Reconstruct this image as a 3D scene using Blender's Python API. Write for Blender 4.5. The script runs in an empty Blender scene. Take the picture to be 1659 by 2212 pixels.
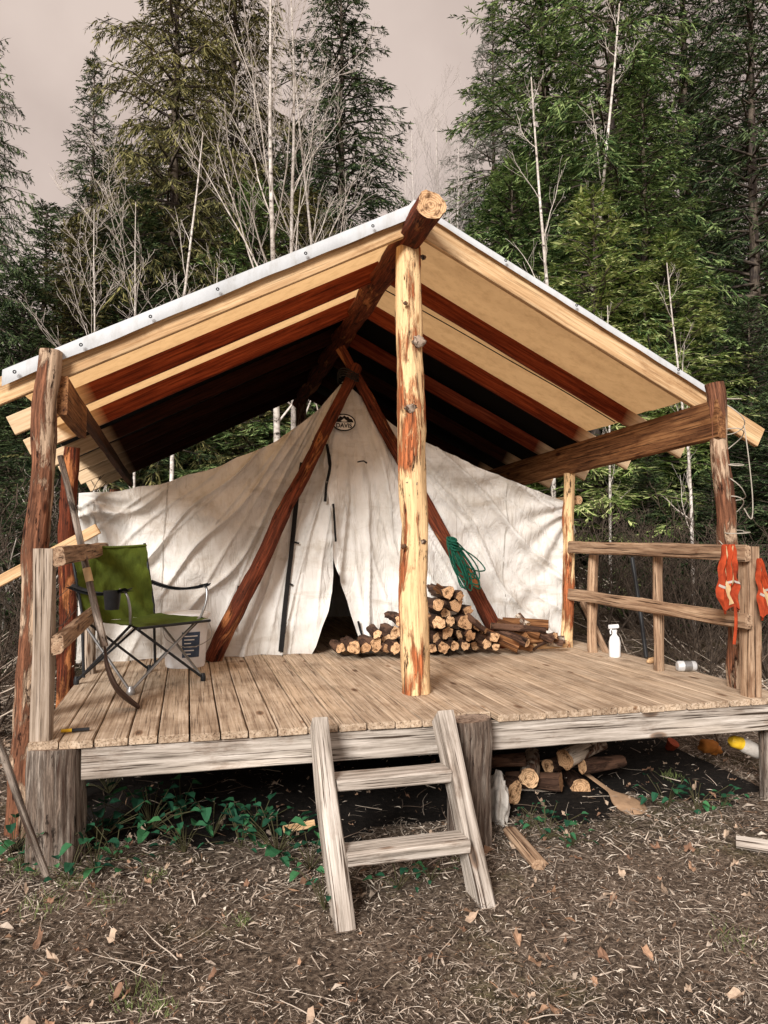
import bpy, math, random
import numpy as np
from mathutils import Vector as V, noise, Matrix
R_=math.radians; rnd=random.Random(7)
sc=bpy.context.scene; COL=sc.collection
# ------------------------------------------------------------------ camera frame
CAM=V((0,0,1.48)); F_=1650.0; YAW=R_(14.4); PIT=R_(2.05)
Fw=V((math.sin(YAW)*math.cos(PIT),math.cos(YAW)*math.cos(PIT),math.sin(PIT)))
Rt=V((math.cos(YAW),-math.sin(YAW),0)); Up=Rt.cross(Fw)
def ray(px,py): return Fw+Rt*((px-829.5)/F_)+Up*((1106-py)/F_)
def PY(px,py,Y): d=ray(px,py); return CAM+d*(Y/d.y)
def PZ(px,py,z): d=ray(px,py); return CAM+d*((z-1.48)/d.z)
def PX(px,py,X): d=ray(px,py); return CAM+d*(X/d.x)
def PD(px,py,D): return CAM+ray(px,py)*D
def nz(x,y,z=0.0): return noise.noise(V((x,y,z)))
DK=0.61
def ground(x,y):
    z=0.02*(y-3.5)
    if y>6.2:
        t=y-6.2; k=0.6+0.4*min(1,max(0,(x+2)/5))
        z+=k*(0.26*t*t/(t+1.2) if t<11 else 0.26*121/12.2+0.13*(t-11))
    t=min(1,max(0,(.3-x)/.8)); z+=.08*t*t*(3-2*t)
    z+=0.035*nz(x*.8,y*.8)+0.015*nz(x*3.1,y*3.1,5)
    return z
# ------------------------------------------------------------------ mesh builder
ORG={}
class MB:
    def __init__(s): s.v=[];s.f=[];s.l=[];s.m=[];s.s=[]
    def add(s,vs,fs,ls=None,mi=0,sm=True):
        b=len(s.v); s.v+=[tuple(p) for p in vs]; s.l+=[tuple(p) for p in (ls or vs)]
        for f in fs: s.f.append(tuple(b+i for i in f)); s.m.append(mi); s.s.append(sm)
    def tube(s,pts,rads,n=8,mi=0,cap=True,capmi=None,wob=0,off=None,fx=1.0,hint=None,wf=1.0):
        pts=[V(p) for p in pts]; k=len(pts)
        if not hasattr(rads,'__len__'): rads=[rads]*k
        off=rnd.uniform(0,60) if off is None else off; sd=rnd.uniform(0,99)
        t=(pts[1]-pts[0]).normalized()
        a=V(hint) if hint else (V((1,0,0)) if abs(t.x)<.8 else V((0,0,1)))
        vs=[];ls=[];fs=[];d=0;rings=[]
        for i,p in enumerate(pts):
            t=(pts[min(i+1,k-1)]-pts[max(i-1,0)]).normalized()
            a=(a-t*a.dot(t)).normalized(); b=t.cross(a)
            if i: d+=(p-pts[i-1]).length
            ring=[]
            for j in range(n):
                th=2*math.pi*j/n; c,q=math.cos(th),math.sin(th)
                r=rads[i]*(1+(wob*(nz(c*1.6*wf+sd,q*1.6*wf,d*3)+.5*nz(c*4*wf+sd,q*4*wf,d*9)) if wob else 0))
                vs.append(p+a*c*r*fx+b*q*r); ls.append((c*r*fx,q*r,d+off)); ring.append(len(vs)-1)
            rings.append(ring)
        for i in range(k-1):
            for j in range(n):
                j2=(j+1)%n; fs.append((rings[i][j],rings[i][j2],rings[i+1][j2],rings[i+1][j]))
        s.add(vs,fs,ls,mi,True)
        if cap:
            cm=mi if capmi is None else capmi
            for ring,p,fl,o in ((rings[0],pts[0],True,0),(rings[-1],pts[-1],False,d)):
                cv=[vs[i] for i in ring]+[p]; cl=[ls[i] for i in ring]+[(0,0,off+o)]
                s.add(cv,[((j+1)%n,j,n) if fl else (j,(j+1)%n,n) for j in range(n)],cl,cm,False)
    def log(s,p0,p1,r0,r1,n=14,segs=14,wob=.12,bend=.012,mi=0,capmi=1,wf=1.0):
        p0=V(p0);p1=V(p1);sd=rnd.uniform(0,99);pts=[];rr=[]
        L=(p1-p0).length
        for i in range(segs+1):
            t=i/segs; e=math.sin(math.pi*t)
            pts.append(p0.lerp(p1,t)+V((nz(t*2*L,sd),nz(t*2*L,sd+9),0))*bend*2*min(1,e*3)); rr.append(r0+(r1-r0)*t)
        s.tube(pts,rr,n,mi,True,capmi,wob,wf=wf)
    def lump(s,c,rx,ry,rz_,mi=0,am=.35,n=12):
        c=V(c);sd=rnd.uniform(0,99);vs=[];fs=[]
        for j in range(n//2+1):
            for i in range(n):
                t=math.pi*j/(n//2);a=6.2832*i/n;d=V((math.sin(t)*math.cos(a),math.sin(t)*math.sin(a),math.cos(t)))
                k=1+am*nz(d.x*2.3+sd,d.y*2.3,d.z*2.3); vs.append(c+V((d.x*rx*k,d.y*ry*k,d.z*rz_*k)))
        for j in range(n//2):
            for i in range(n): fs.append((j*n+i,j*n+(i+1)%n,j*n+n+(i+1)%n,j*n+n+i))
        s.add(vs,fs,None,mi,True)
    def board(s,p0,p1,w,t,up=(0,0,1),mi=0,c=.004,segs=6,warp=.002,off=None):
        p0=V(p0);p1=V(p1);ax=(p1-p0);L=ax.length;ax=ax.normalized();u=V(up);u=(u-ax*u.dot(ax)).normalized();sd=ax.cross(u)
        off=rnd.uniform(0,60) if off is None else off; hs=rnd.uniform(0,99)
        a,b=w/2,t/2
        cs=[(-a+c,-b),(a-c,-b),(a,-b+c),(a,b-c),(a-c,b),(-a+c,b),(-a,b-c),(-a,-b+c)]
        vs=[];ls=[];fs=[]
        for i in range(segs+1):
            q=i/segs
            for x,y in cs:
                j=warp*nz(hs+q*L*2,x*30,y*30)
                vs.append(p0+ax*L*q+sd*(x+j)+u*(y+j)); ls.append((x,y,L*q+off))
        for i in range(segs):
            for j in range(8):
                k=(j+1)%8; fs.append((i*8+j,i*8+k,i*8+8+k,i*8+8+j))
        fs.append(tuple(range(7,-1,-1))); fs.append(tuple(segs*8+j for j in range(8)))
        s.add(vs,fs,ls,mi,False)
    def grid(s,fn,nu,nv,mi=0,sm=True,lf=None):
        vs=[fn(i/nu,j/nv) for j in range(nv+1) for i in range(nu+1)]
        ls=[lf(i/nu,j/nv) for j in range(nv+1) for i in range(nu+1)] if lf else None
        w=nu+1
        s.add(vs,[(j*w+i,j*w+i+1,j*w+w+i+1,j*w+w+i) for j in range(nv) for i in range(nu)],ls,mi,sm)
    def build(s,name,mats,parent=None,local=False):
        me=bpy.data.meshes.new(name); v=np.array(s.v,dtype=np.float64).reshape(-1,3)
        if parent: org=ORG.get(parent.name,V((0,0,0)))
        elif local: org=V((0,0,0))
        else: lo,hi=v.min(0),v.max(0); org=V(((lo[0]+hi[0])/2,(lo[1]+hi[1])/2,lo[2]))
        v=v-np.array(org)
        me.from_pydata(v.tolist(),[],s.f)
        at=me.attributes.new('lp','FLOAT_VECTOR','POINT'); at.data.foreach_set('vector',np.array(s.l,dtype=np.float32).ravel())
        me.polygons.foreach_set('material_index',np.array(s.m,dtype=np.int32)); me.polygons.foreach_set('use_smooth',np.array(s.s,dtype=bool))
        if not isinstance(mats,(list,tuple)): mats=[mats]
        for m in mats: me.materials.append(m)
        me.update()
        o=bpy.data.objects.new(name,me); COL.objects.link(o)
        if parent: o.parent=parent
        else: o.location=org
        ORG[o.name]=org
        return o
def tag(o,label=None,cat=None,group=None,kind=None):
    for k,x in (('label',label),('category',cat),('group',group),('kind',kind)):
        if x: o[k]=x
    return o
def thing(name,loc,label,cat,group=None,local=False,rz=0):
    o=bpy.data.objects.new(name,None); COL.objects.link(o); o.empty_display_size=.1
    o.location=loc; o.rotation_euler=(0,0,rz); ORG[o.name]=V((0,0,0)) if local else V(loc)
    return tag(o,label,cat,group)
def curve(pts,n):   # catmull-rom
    pts=[V(p) for p in pts]; out=[]
    for i in range(len(pts)-1):
        a=pts[max(i-1,0)];b=pts[i];c=pts[i+1];d=pts[min(i+2,len(pts)-1)]
        for k in range(n):
            t=k/n; out.append(.5*((2*b)+(c-a)*t+(2*a-5*b+4*c-d)*t*t+(3*b-a-3*c+d)*t**3))
    out.append(pts[-1]); return out
# ------------------------------------------------------------------ materials
def nm(name,rough=.8):
    m=bpy.data.materials.new(name); m.use_nodes=True; nt=m.node_tree; b=nt.nodes['Principled BSDF']
    b.inputs['Roughness'].default_value=rough; b.inputs['Specular IOR Level'].default_value=.2
    return m,nt,b
def nd(nt,t,ins=None,**pr):
    n=nt.nodes.new(t)
    for k,x in pr.items(): setattr(n,k,x)
    for k,x in (ins or {}).items():
        if isinstance(x,bpy.types.NodeSocket): nt.links.new(x,n.inputs[k])
        else: n.inputs[k].default_value=x
    return n
def c4(c): return (c[0],c[1],c[2],1)
def ramp(nt,fac,stops):
    n=nt.nodes.new('ShaderNodeValToRGB'); nt.links.new(fac,n.inputs[0]); e=n.color_ramp.elements
    while len(e)<len(stops): e.new(.5)
    for i,(p,c) in enumerate(stops): e[i].position=p; e[i].color=c4(c) if hasattr(c,'__len__') else (c,c,c,1)
    return n.outputs[0]
def lpn(nt,scale,sc_=1.0,det=5,ro=.6,dist=0):
    a=nd(nt,'ShaderNodeAttribute',attribute_name='lp')
    mp=nd(nt,'ShaderNodeMapping',{'Vector':a.outputs['Vector'],'Scale':scale})
    return nd(nt,'ShaderNodeTexNoise',{'Vector':mp.outputs[0],'Scale':sc_,'Detail':det,'Roughness':ro,'Distortion':dist}).outputs[0],mp.outputs[0]
def mul(nt,a,b,f=1.0): return nd(nt,'ShaderNodeMixRGB',{'Fac':f,'Color1':a,'Color2':b},blend_type='MULTIPLY').outputs[0]
def mixc(nt,f,a,b): return nd(nt,'ShaderNodeMixRGB',{'Fac':f,'Color1':a,'Color2':b}).outputs[0]
def bump(nt,b,h,st=.4,d=.01):
    n=nd(nt,'ShaderNodeBump',{'Height':h,'Strength':st,'Distance':d}); nt.links.new(n.outputs[0],b.inputs['Normal'])
def setc(nt,b,c): nt.links.new(c,b.inputs['Base Color'])
def plain(name,c,rough=.6,metal=0,var=.25,scale=25):
    m,nt,b=nm(name,rough); n,_=lpn(nt,(scale,scale,scale))
    setc(nt,b,ramp(nt,n,[(.3,[x*(1-var) for x in c]),(.7,[min(1,x*(1+var)) for x in c])])); b.inputs['Metallic'].default_value=metal
    return m
def knotmask(nt,c,scale,f=.85):
    a=nd(nt,'ShaderNodeAttribute',attribute_name='lp'); mp=nd(nt,'ShaderNodeMapping',{'Vector':a.outputs['Vector'],'Scale':scale})
    vo=nd(nt,'ShaderNodeTexVoronoi',{'Vector':mp.outputs[0],'Scale':1.0})
    return mul(nt,c,ramp(nt,vo.outputs['Distance'],[(.05,(.10,.06,.04)),(.11,(.45,.32,.24)),(.16,(1,1,1))]),f)
def wood(name,dark,mid,light,knots=True,crack=.5,tail=None,gs=(45,45,2.2),blot=.7,stain=0):
    m,nt,b=nm(name,.85)
    n1,_=lpn(nt,gs,1,7,.7,.3); n2,_=lpn(nt,(4,4,.8),1,3); n3,_=lpn(nt,(120,120,2.2),1,3); n4,_=lpn(nt,(9,9,4),1,5,.7)
    c=ramp(nt,n1,[(.33,dark),(.48,mid),(.66,light)])
    c=mul(nt,c,ramp(nt,n2,[(.3,(.70,.66,.63)),(.5,(1,1,1)),(.72,(1.2,1.17,1.12))]))
    c=mul(nt,c,ramp(nt,n4,[(.32,(.6,.52,.47)),(.46,(1,1,1))]),blot)
    if stain:
        tc=nd(nt,'ShaderNodeTexCoord'); ns=nd(nt,'ShaderNodeTexNoise',{'Vector':tc.outputs['Object'],'Scale':2.6,'Detail':7.0,'Roughness':.7})
        c=mul(nt,c,ramp(nt,ns.outputs[0],[(.36,(.42,.36,.32)),(.5,(1,1,1))]),stain)
    if crack: c=mul(nt,c,ramp(nt,n3,[(.38,(.10,.07,.05)),(.43,(1,1,1))]),crack)
    if knots: c=knotmask(nt,c,(7,7,2.6))
    if tail:
        a=nd(nt,'ShaderNodeAttribute',attribute_name='lp'); sx=nd(nt,'ShaderNodeSeparateXYZ',{0:a.outputs['Vector']})
        mr=nd(nt,'ShaderNodeMapRange',{'Value':sx.outputs[2],'From Min':1.98,'From Max':2.08})
        c2=ramp(nt,n1,[(.3,tail[0]),(.7,tail[1])]); c=mixc(nt,mr.outputs[0],c,c2)
    setc(nt,b,c); bump(nt,b,n1,.6,.006); return m
M={}
M['deck']=wood('deck_wood',(.24,.16,.105),(.50,.38,.27),(.69,.56,.43),crack=.65,gs=(60,60,1.6),blot=.55,stain=.5)
M['grey']=wood('weathered_wood',(.155,.128,.105),(.43,.38,.33),(.69,.63,.57),crack=.95,blot=.9)
M['light']=wood('fresh_lumber',(.44,.26,.125),(.63,.41,.22),(.78,.57,.34),crack=.4)
tl_=((.50,.33,.19),(.76,.58,.38))
M['red']=wood('red_brown_rafter',(.085,.014,.006),(.20,.036,.014),(.36,.082,.032),crack=.5,tail=tl_)  # red-brown along its length, changing to pale wood at the tail
M['redshade']=wood('shaded_rafter',(.018,.005,.003),(.04,.011,.006),(.075,.021,.01),crack=.5,tail=tl_)  # darker copy of the red wood, rear roof shade painted into its colour
M['plate']=wood('dark_eave_plate',(.025,.01,.006),(.07,.028,.014),(.13,.055,.028),crack=.5)
M['beam']=wood('beam_wood',(.06,.024,.011),(.18,.078,.032),(.38,.19,.08),crack=.85,blot=.9)
M['rail']=wood('rail_wood',(.12,.075,.05),(.32,.205,.13),(.54,.39,.265),crack=.95,blot=.9)
M['railgrey']=wood('grey_brown_rail_wood',(.11,.08,.06),(.32,.25,.19),(.54,.45,.37),crack=.95,blot=.9)
def logmat(name,wd,bark,bias,gs=(16,16,1.6),dk=(.04,.016,.01),fl=.85,kn=None,wid=.02):
    m,nt,b=nm(name,.85)
    n1,_=lpn(nt,gs,1,7,.68,.5); n2,_=lpn(nt,(70,70,4),1,6,.75); n3,_=lpn(nt,(24,24,6),1,6,.75); n0,_=lpn(nt,(2.5,2.5,1.6),1,3)
    base=ramp(nt,n2,[(.32,[x*.5 for x in wd]),(.47,wd),(.68,[min(1,x*1.35) for x in wd])])
    bk=ramp(nt,n2,[(.34,dk),(.5,bark),(.66,[x*2.4 for x in bark])])
    ad=nd(nt,'ShaderNodeMath',{0:n1,1:n0},operation='ADD')
    f=ramp(nt,nd(nt,'ShaderNodeMath',{0:ad.outputs[0],1:.5},operation='MULTIPLY').outputs[0],[(bias-wid,0.0),(bias+wid,1.0)])
    c=mixc(nt,f,base,bk)
    c=mul(nt,c,ramp(nt,n3,[(.37,(.06,.04,.03)),(.42,(1,1,1))]),fl)
    if kn: c=knotmask(nt,c,kn,.9)
    setc(nt,b,c)
    h=nd(nt,'ShaderNodeMixRGB',{'Fac':.5,'Color1':f,'Color2':n2}).outputs[0]; bump(nt,b,h,1,.014); return m
M['peel']=logmat('peeled_log',(.80,.54,.29),(.33,.105,.04),.52,gs=(14,14,1.8),kn=(9,9,3.2),fl=.92)
M['peelgrey']=logmat('grey_peeled_log',(.47,.335,.23),(.16,.068,.037),.495,gs=(17,17,3.2),kn=(11,11,4),fl=.95)
M['bark']=logmat('red_bark_log',(.42,.16,.06),(.11,.027,.012),.44,gs=(14,14,3),dk=(.02,.008,.005))
M['fire']=logmat('firewood_bark',(.13,.07,.045),(.05,.026,.017),.5,gs=(22,22,5))
M['birchfire']=logmat('pale_firewood_bark',(.5,.42,.34),(.11,.06,.04),.51,gs=(15,15,9))
M['stump']=logmat('stump_bark',(.36,.30,.25),(.12,.09,.07),.5,gs=(46,46,2.4),wid=.04)
M['scab']=logmat('rough_bark',(.34,.26,.2),(.11,.055,.03),.5,gs=(40,40,40))
def endmat(name,c0,c1):
    m,nt,b=nm(name,.85); a=nd(nt,'ShaderNodeAttribute',attribute_name='lp'); sx=nd(nt,'ShaderNodeSeparateXYZ',{0:a.outputs['Vector']})
    cv=nd(nt,'ShaderNodeCombineXYZ',{0:sx.outputs[0],1:sx.outputs[1]}); ln=nd(nt,'ShaderNodeVectorMath',{0:cv.outputs[0]},operation='LENGTH')
    n,_=lpn(nt,(18,18,9),1,4); ad=nd(nt,'ShaderNodeMath',{0:ln.outputs['Value'],1:nd(nt,'ShaderNodeMath',{0:n,1:.03},operation='MULTIPLY').outputs[0]},operation='ADD')
    si=nd(nt,'ShaderNodeMath',{0:nd(nt,'ShaderNodeMath',{0:ad.outputs[0],1:520.0},operation='MULTIPLY').outputs[0]},operation='SINE')
    mr=nd(nt,'ShaderNodeMapRange',{'Value':si.outputs[0],'From Min':-1.0,'From Max':1.0})
    c=ramp(nt,mr.outputs[0],[(0,c0),(1,c1)]); n2,_=lpn(nt,(34,34,1.5),1,5); n3,_=lpn(nt,(1,1,.9),1,1)
    c=mul(nt,c,ramp(nt,n2,[(.35,(.2,.15,.12)),(.52,(1.05,1,1))])); c=mul(nt,c,ramp(nt,n3,[(.35,(.5,.42,.36)),(.6,(1.05,1.05,1.05))])); setc(nt,b,c); return m
M['end']=endmat('log_end',(.58,.36,.19),(.86,.61,.36)); M['greyend']=endmat('grey_log_end',(.30,.24,.19),(.46,.38,.31))
def c4_rgb(nt,c):
    n=nt.nodes.new('ShaderNodeRGB'); n.outputs[0].default_value=c4(c); return n.outputs[0]
def clothmat(name,c,stain,sc_=1.0,trans=None,bst=.3,spots=.6,crease=False):
    m,nt,b=nm(name,.95)
    n1,_=lpn(nt,(2.4,2.4,2.4),sc_,6,.6); n2,_=lpn(nt,(14,14,5),sc_,6,.7); n3,_=lpn(nt,(30,30,22),sc_,4)
    col=ramp(nt,n1,[(.32,stain),(.58,c)]); col=mul(nt,col,ramp(nt,n2,[(.34,(.86,.84,.81)),(.5,(1,1,1))]))
    col=mul(nt,col,ramp(nt,n3,[(.23,(.35,.28,.24)),(.26,(1,1,1))]),spots)
    h=n2
    if crease:
        n7,_=lpn(nt,(1.5,1.5,4.5),1,5,.7,.6); col=mul(nt,col,ramp(nt,n7,[(.30,(.76,.72,.67)),(.46,(1,1,1))]))
        n8,_=lpn(nt,(40,40,3),1,4,.6); col=mul(nt,col,ramp(nt,n8,[(.28,(.76,.73,.69)),(.38,(1,1,1))]),.6)
        n5,_=lpn(nt,(6.5,6.5,1.3),1,5,.6,.8)
        ab=nd(nt,'ShaderNodeMath',{0:nd(nt,'ShaderNodeMath',{0:n5,1:.5},operation='SUBTRACT').outputs[0]},operation='ABSOLUTE')
        rg=nd(nt,'ShaderNodeMapRange',{'Value':ab.outputs[0],'From Min':0.0,'From Max':.08})
        h=nd(nt,'ShaderNodeMath',{0:rg.outputs[0],1:nd(nt,'ShaderNodeMath',{0:n2,1:.5},operation='MULTIPLY').outputs[0]},operation='ADD').outputs[0]
    setc(nt,b,col); bump(nt,b,h,bst,.02)
    if trans:
        tr=nd(nt,'ShaderNodeBsdfTranslucent',{'Color':mul(nt,c4_rgb(nt,trans[1]),ramp(nt,n2,[(.34,(.85,.83,.8)),(.55,(1,1,1))]))}); mx=nd(nt,'ShaderNodeMixShader',{0:trans[0],1:b.outputs[0],2:tr.outputs[0]})
        nt.links.new(mx.outputs[0],nt.nodes['Material Output'].inputs[0])
    return m
M['canvas']=clothmat('tent_canvas',(.76,.745,.715),(.60,.575,.53),bst=.35,crease=True)
M['tarp']=clothmat('pale_tarp',(.50,.36,.21),(.38,.27,.155),trans=(.62,(.90,.58,.28)),bst=.5)
M['tarpedge']=clothmat('pale_tarp_hem',(.58,.60,.62),(.46,.475,.49),bst=.2,spots=.3)
M['blacktarp']=plain('black_tarp',(.004,.0035,.004),.9)
M['strap']=plain('black_strap',(.012,.011,.011),.8)
M['green']=clothmat('green_fabric',(.088,.118,.015),(.055,.075,.011),3,spots=.3)
M['black']=plain('black_metal',(.02,.021,.023),.45)
M['steel']=plain('grey_steel',(.35,.35,.35),.35,.8)
M['white']=plain('white_plastic',(.84,.85,.86),.45,0,.05)
M['sack']=clothmat('sack_cloth',(.62,.58,.53),(.4,.36,.32),2)
M['navy']=plain('blue_grey_label',(.06,.09,.15),.5)
M['orange']=clothmat('orange_mesh',(.45,.065,.021),(.22,.03,.012),5)
M['lime']=plain('pale_strap',(.55,.38,.2),.5,0,.1)
M['reflect']=plain('reflective_strip',(.45,.4,.35),.4,0,.1)
M['rope']=plain('green_rope',(.012,.11,.07),.7,0,.5,60)
M['cord']=plain('pale_cord',(.42,.38,.32),.8)
M['blackcord']=plain('black_cord',(.02,.02,.02),.8)
M['yellow']=plain('yellow_plastic',(.8,.5,.03),.5)
M['terra']=plain('rusty_red',(.35,.07,.03),.8)
M['tin']=plain('tin_can',(.62,.62,.62),.35,.2)
M['trunk']=logmat('conifer_bark',(.14,.11,.085),(.05,.04,.035),.5,gs=(12,12,2))
def birchm(name,c,d):
    m,nt,b=nm(name,.8); n1,_=lpn(nt,(9,9,14),1,5,.7); n2,_=lpn(nt,(6,6,1.2),1,3)
    col=ramp(nt,n1,[(.36,(.05,.04,.035)),(.43,d),(.6,c)]); col=mul(nt,col,ramp(nt,n2,[(.35,(.7,.66,.62)),(.6,(1,1,1))])); setc(nt,b,col); return m
M['birch']=birchm('birch_bark',(.78,.74,.69),(.50,.45,.41))
M['twig']=birchm('pale_twig',(.78,.72,.66),(.54,.48,.43))
M['brush']=birchm('brown_twig',(.13,.098,.074),(.055,.041,.032))
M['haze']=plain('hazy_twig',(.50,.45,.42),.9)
def leafm(name,d,mid,l):
    m,nt,b=nm(name,.75); g=nd(nt,'ShaderNodeNewGeometry'); tc=nd(nt,'ShaderNodeTexCoord')
    n=nd(nt,'ShaderNodeTexNoise',{'Vector':tc.outputs['Object'],'Scale':1.3,'Detail':4.0})
    a=nd(nt,'ShaderNodeMath',{0:g.outputs['Random Per Island'],1:.55},operation='MULTIPLY'); q=nd(nt,'ShaderNodeMath',{0:n.outputs[0],1:.9},operation='MULTIPLY')
    s=nd(nt,'ShaderNodeMath',{0:a.outputs[0],1:q.outputs[0]},operation='ADD')
    c=ramp(nt,s.outputs[0],[(.40,d),(.68,mid),(.93,l)]); setc(nt,b,c)
    tr=nd(nt,'ShaderNodeBsdfTranslucent',{'Color':c}); mx=nd(nt,'ShaderNodeMixShader',{0:.15,1:b.outputs[0],2:tr.outputs[0]})
    nt.links.new(mx.outputs[0],nt.nodes['Material Output'].inputs[0]); return m
M['fir']=leafm('fir_needles',(.007,.017,.006),(.068,.128,.038),(.34,.44,.17))
M['firdark']=leafm('dark_fir_needles',(.004,.009,.005),(.030,.056,.024),(.15,.205,.088))
M['firbright']=leafm('bright_fir_needles',(.025,.05,.012),(.19,.28,.07),(.60,.64,.28))
M['cedar']=leafm('cedar_foliage',(.009,.011,.005),(.080,.080,.027),(.33,.30,.12))
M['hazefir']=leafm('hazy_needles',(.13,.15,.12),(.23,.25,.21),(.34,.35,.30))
M['plant']=leafm('dark_leaf',(.008,.045,.026),(.02,.095,.047),(.06,.20,.075))
# ------------------------------------------------------------------ world, sun, camera
SE=R_(26)
w=bpy.data.worlds.new('World'); sc.world=w; w.use_nodes=True; nt=w.node_tree; bg=nt.nodes['Background']
sky=nd(nt,'ShaderNodeTexSky',sky_type='NISHITA',sun_disc=False,sun_elevation=SE,sun_rotation=R_(215))
sk=nd(nt,'ShaderNodeVectorMath',{0:sky.outputs[0],'Scale':.1},operation='SCALE')
tc=nd(nt,'ShaderNodeTexCoord'); cn=nd(nt,'ShaderNodeTexNoise',{'Vector':tc.outputs['Generated'],'Scale':2.6,'Detail':6.0})
cl=ramp(nt,cn.outputs[0],[(.3,(.54,.425,.37)),(.62,(.83,.68,.595))])
nt.links.new(mixc(nt,.93,sk.outputs[0],cl),bg.inputs['Color']); bg.inputs['Strength'].default_value=.95
sl=bpy.data.lights.new('sun','SUN'); sl.energy=5.0; sl.angle=R_(18); sl.color=(1,.965,.92); so=bpy.data.objects.new('sun',sl); COL.objects.link(so)
sd=V((-.56,-.84,0)).normalized()*math.cos(SE)+V((0,0,math.sin(SE))); so.rotation_euler=sd.to_track_quat('Z','Y').to_euler(); so.location=(-4,-6,8)
cd=bpy.data.cameras.new('camera'); cd.sensor_fit='HORIZONTAL'; cd.sensor_width=36; cd.lens=36*F_/1659; cd.clip_end=500; cd.clip_start=.05
co=bpy.data.objects.new('camera',cd); COL.objects.link(co); co.location=CAM; co.rotation_euler=(R_(90)+PIT,0,-YAW); sc.camera=co
sc.view_settings.view_transform='Standard'
# ------------------------------------------------------------------ ground
def axis(a,b,st,lo,hi,gr):
    xs=list(np.arange(a,b,st)); s=st; x=xs[0]; L=[]
    while x>lo: s*=gr; x-=s; L.append(x)
    s=st; x=xs[-1]; H=[]
    while x<hi: s*=gr; x+=s; H.append(x)
    return L[::-1]+xs+H
gx=axis(-3,6,.08,-70,90,1.13); gy=axis(1.2,9,.08,-12,130,1.13)
b=MB(); W=len(gx)
def shademask(x,y): return -.75+.1*nz(y*3,1)<x<3.3 and 3.80+.28*nz(x*2.2,4)+.1*nz(x*7,2)<y<9
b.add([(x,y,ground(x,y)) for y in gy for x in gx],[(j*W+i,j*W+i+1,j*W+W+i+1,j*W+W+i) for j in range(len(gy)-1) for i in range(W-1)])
b.m=[1 if shademask((gx[i]+gx[i+1])/2,(gy[j]+gy[j+1])/2) else 0 for j in range(len(gy)-1) for i in range(W-1)]
m,nt,bs=nm('forest_floor',.95); n1,_=lpn(nt,(3,3,3),1,6,.7); n2,_=lpn(nt,(46,46,46),1,6,.78); n3,_=lpn(nt,(.8,.8,.8),1,3); n4,_=lpn(nt,(1.3,1.3,1.3),1,5,.7)
c=ramp(nt,n2,[(.36,(.030,.023,.018)),(.5,(.21,.162,.127)),(.63,(.50,.42,.345))]); c=mul(nt,c,ramp(nt,n1,[(.32,(.48,.43,.39)),(.62,(1.15,1.1,1.05))]))
c=mixc(nt,ramp(nt,n4,[(.54,0.0),(.66,.55)]),c,mul(nt,c,ramp(nt,n2,[(.3,(.55,.74,.3)),(.7,(.7,.84,.42))])))
c=mul(nt,c,ramp(nt,n3,[(.35,(.78,.77,.74)),(.65,(1,1,1))])); setc(nt,bs,c); bump(nt,bs,n2,1,.03)
m2,nt,bs=nm('deck_shade_soil',.95); n2,_=lpn(nt,(30,30,30),1,6,.78); setc(nt,bs,ramp(nt,n2,[(.36,(.004,.003,.0025)),(.6,(.02,.015,.012)),(.72,(.065,.048,.036))])); bump(nt,bs,n2,1,.03)  # near-black soil colour, paints the deck's shade onto the ground below
tag(b.build('ground',[m,m2],local=True),kind='structure')
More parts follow.
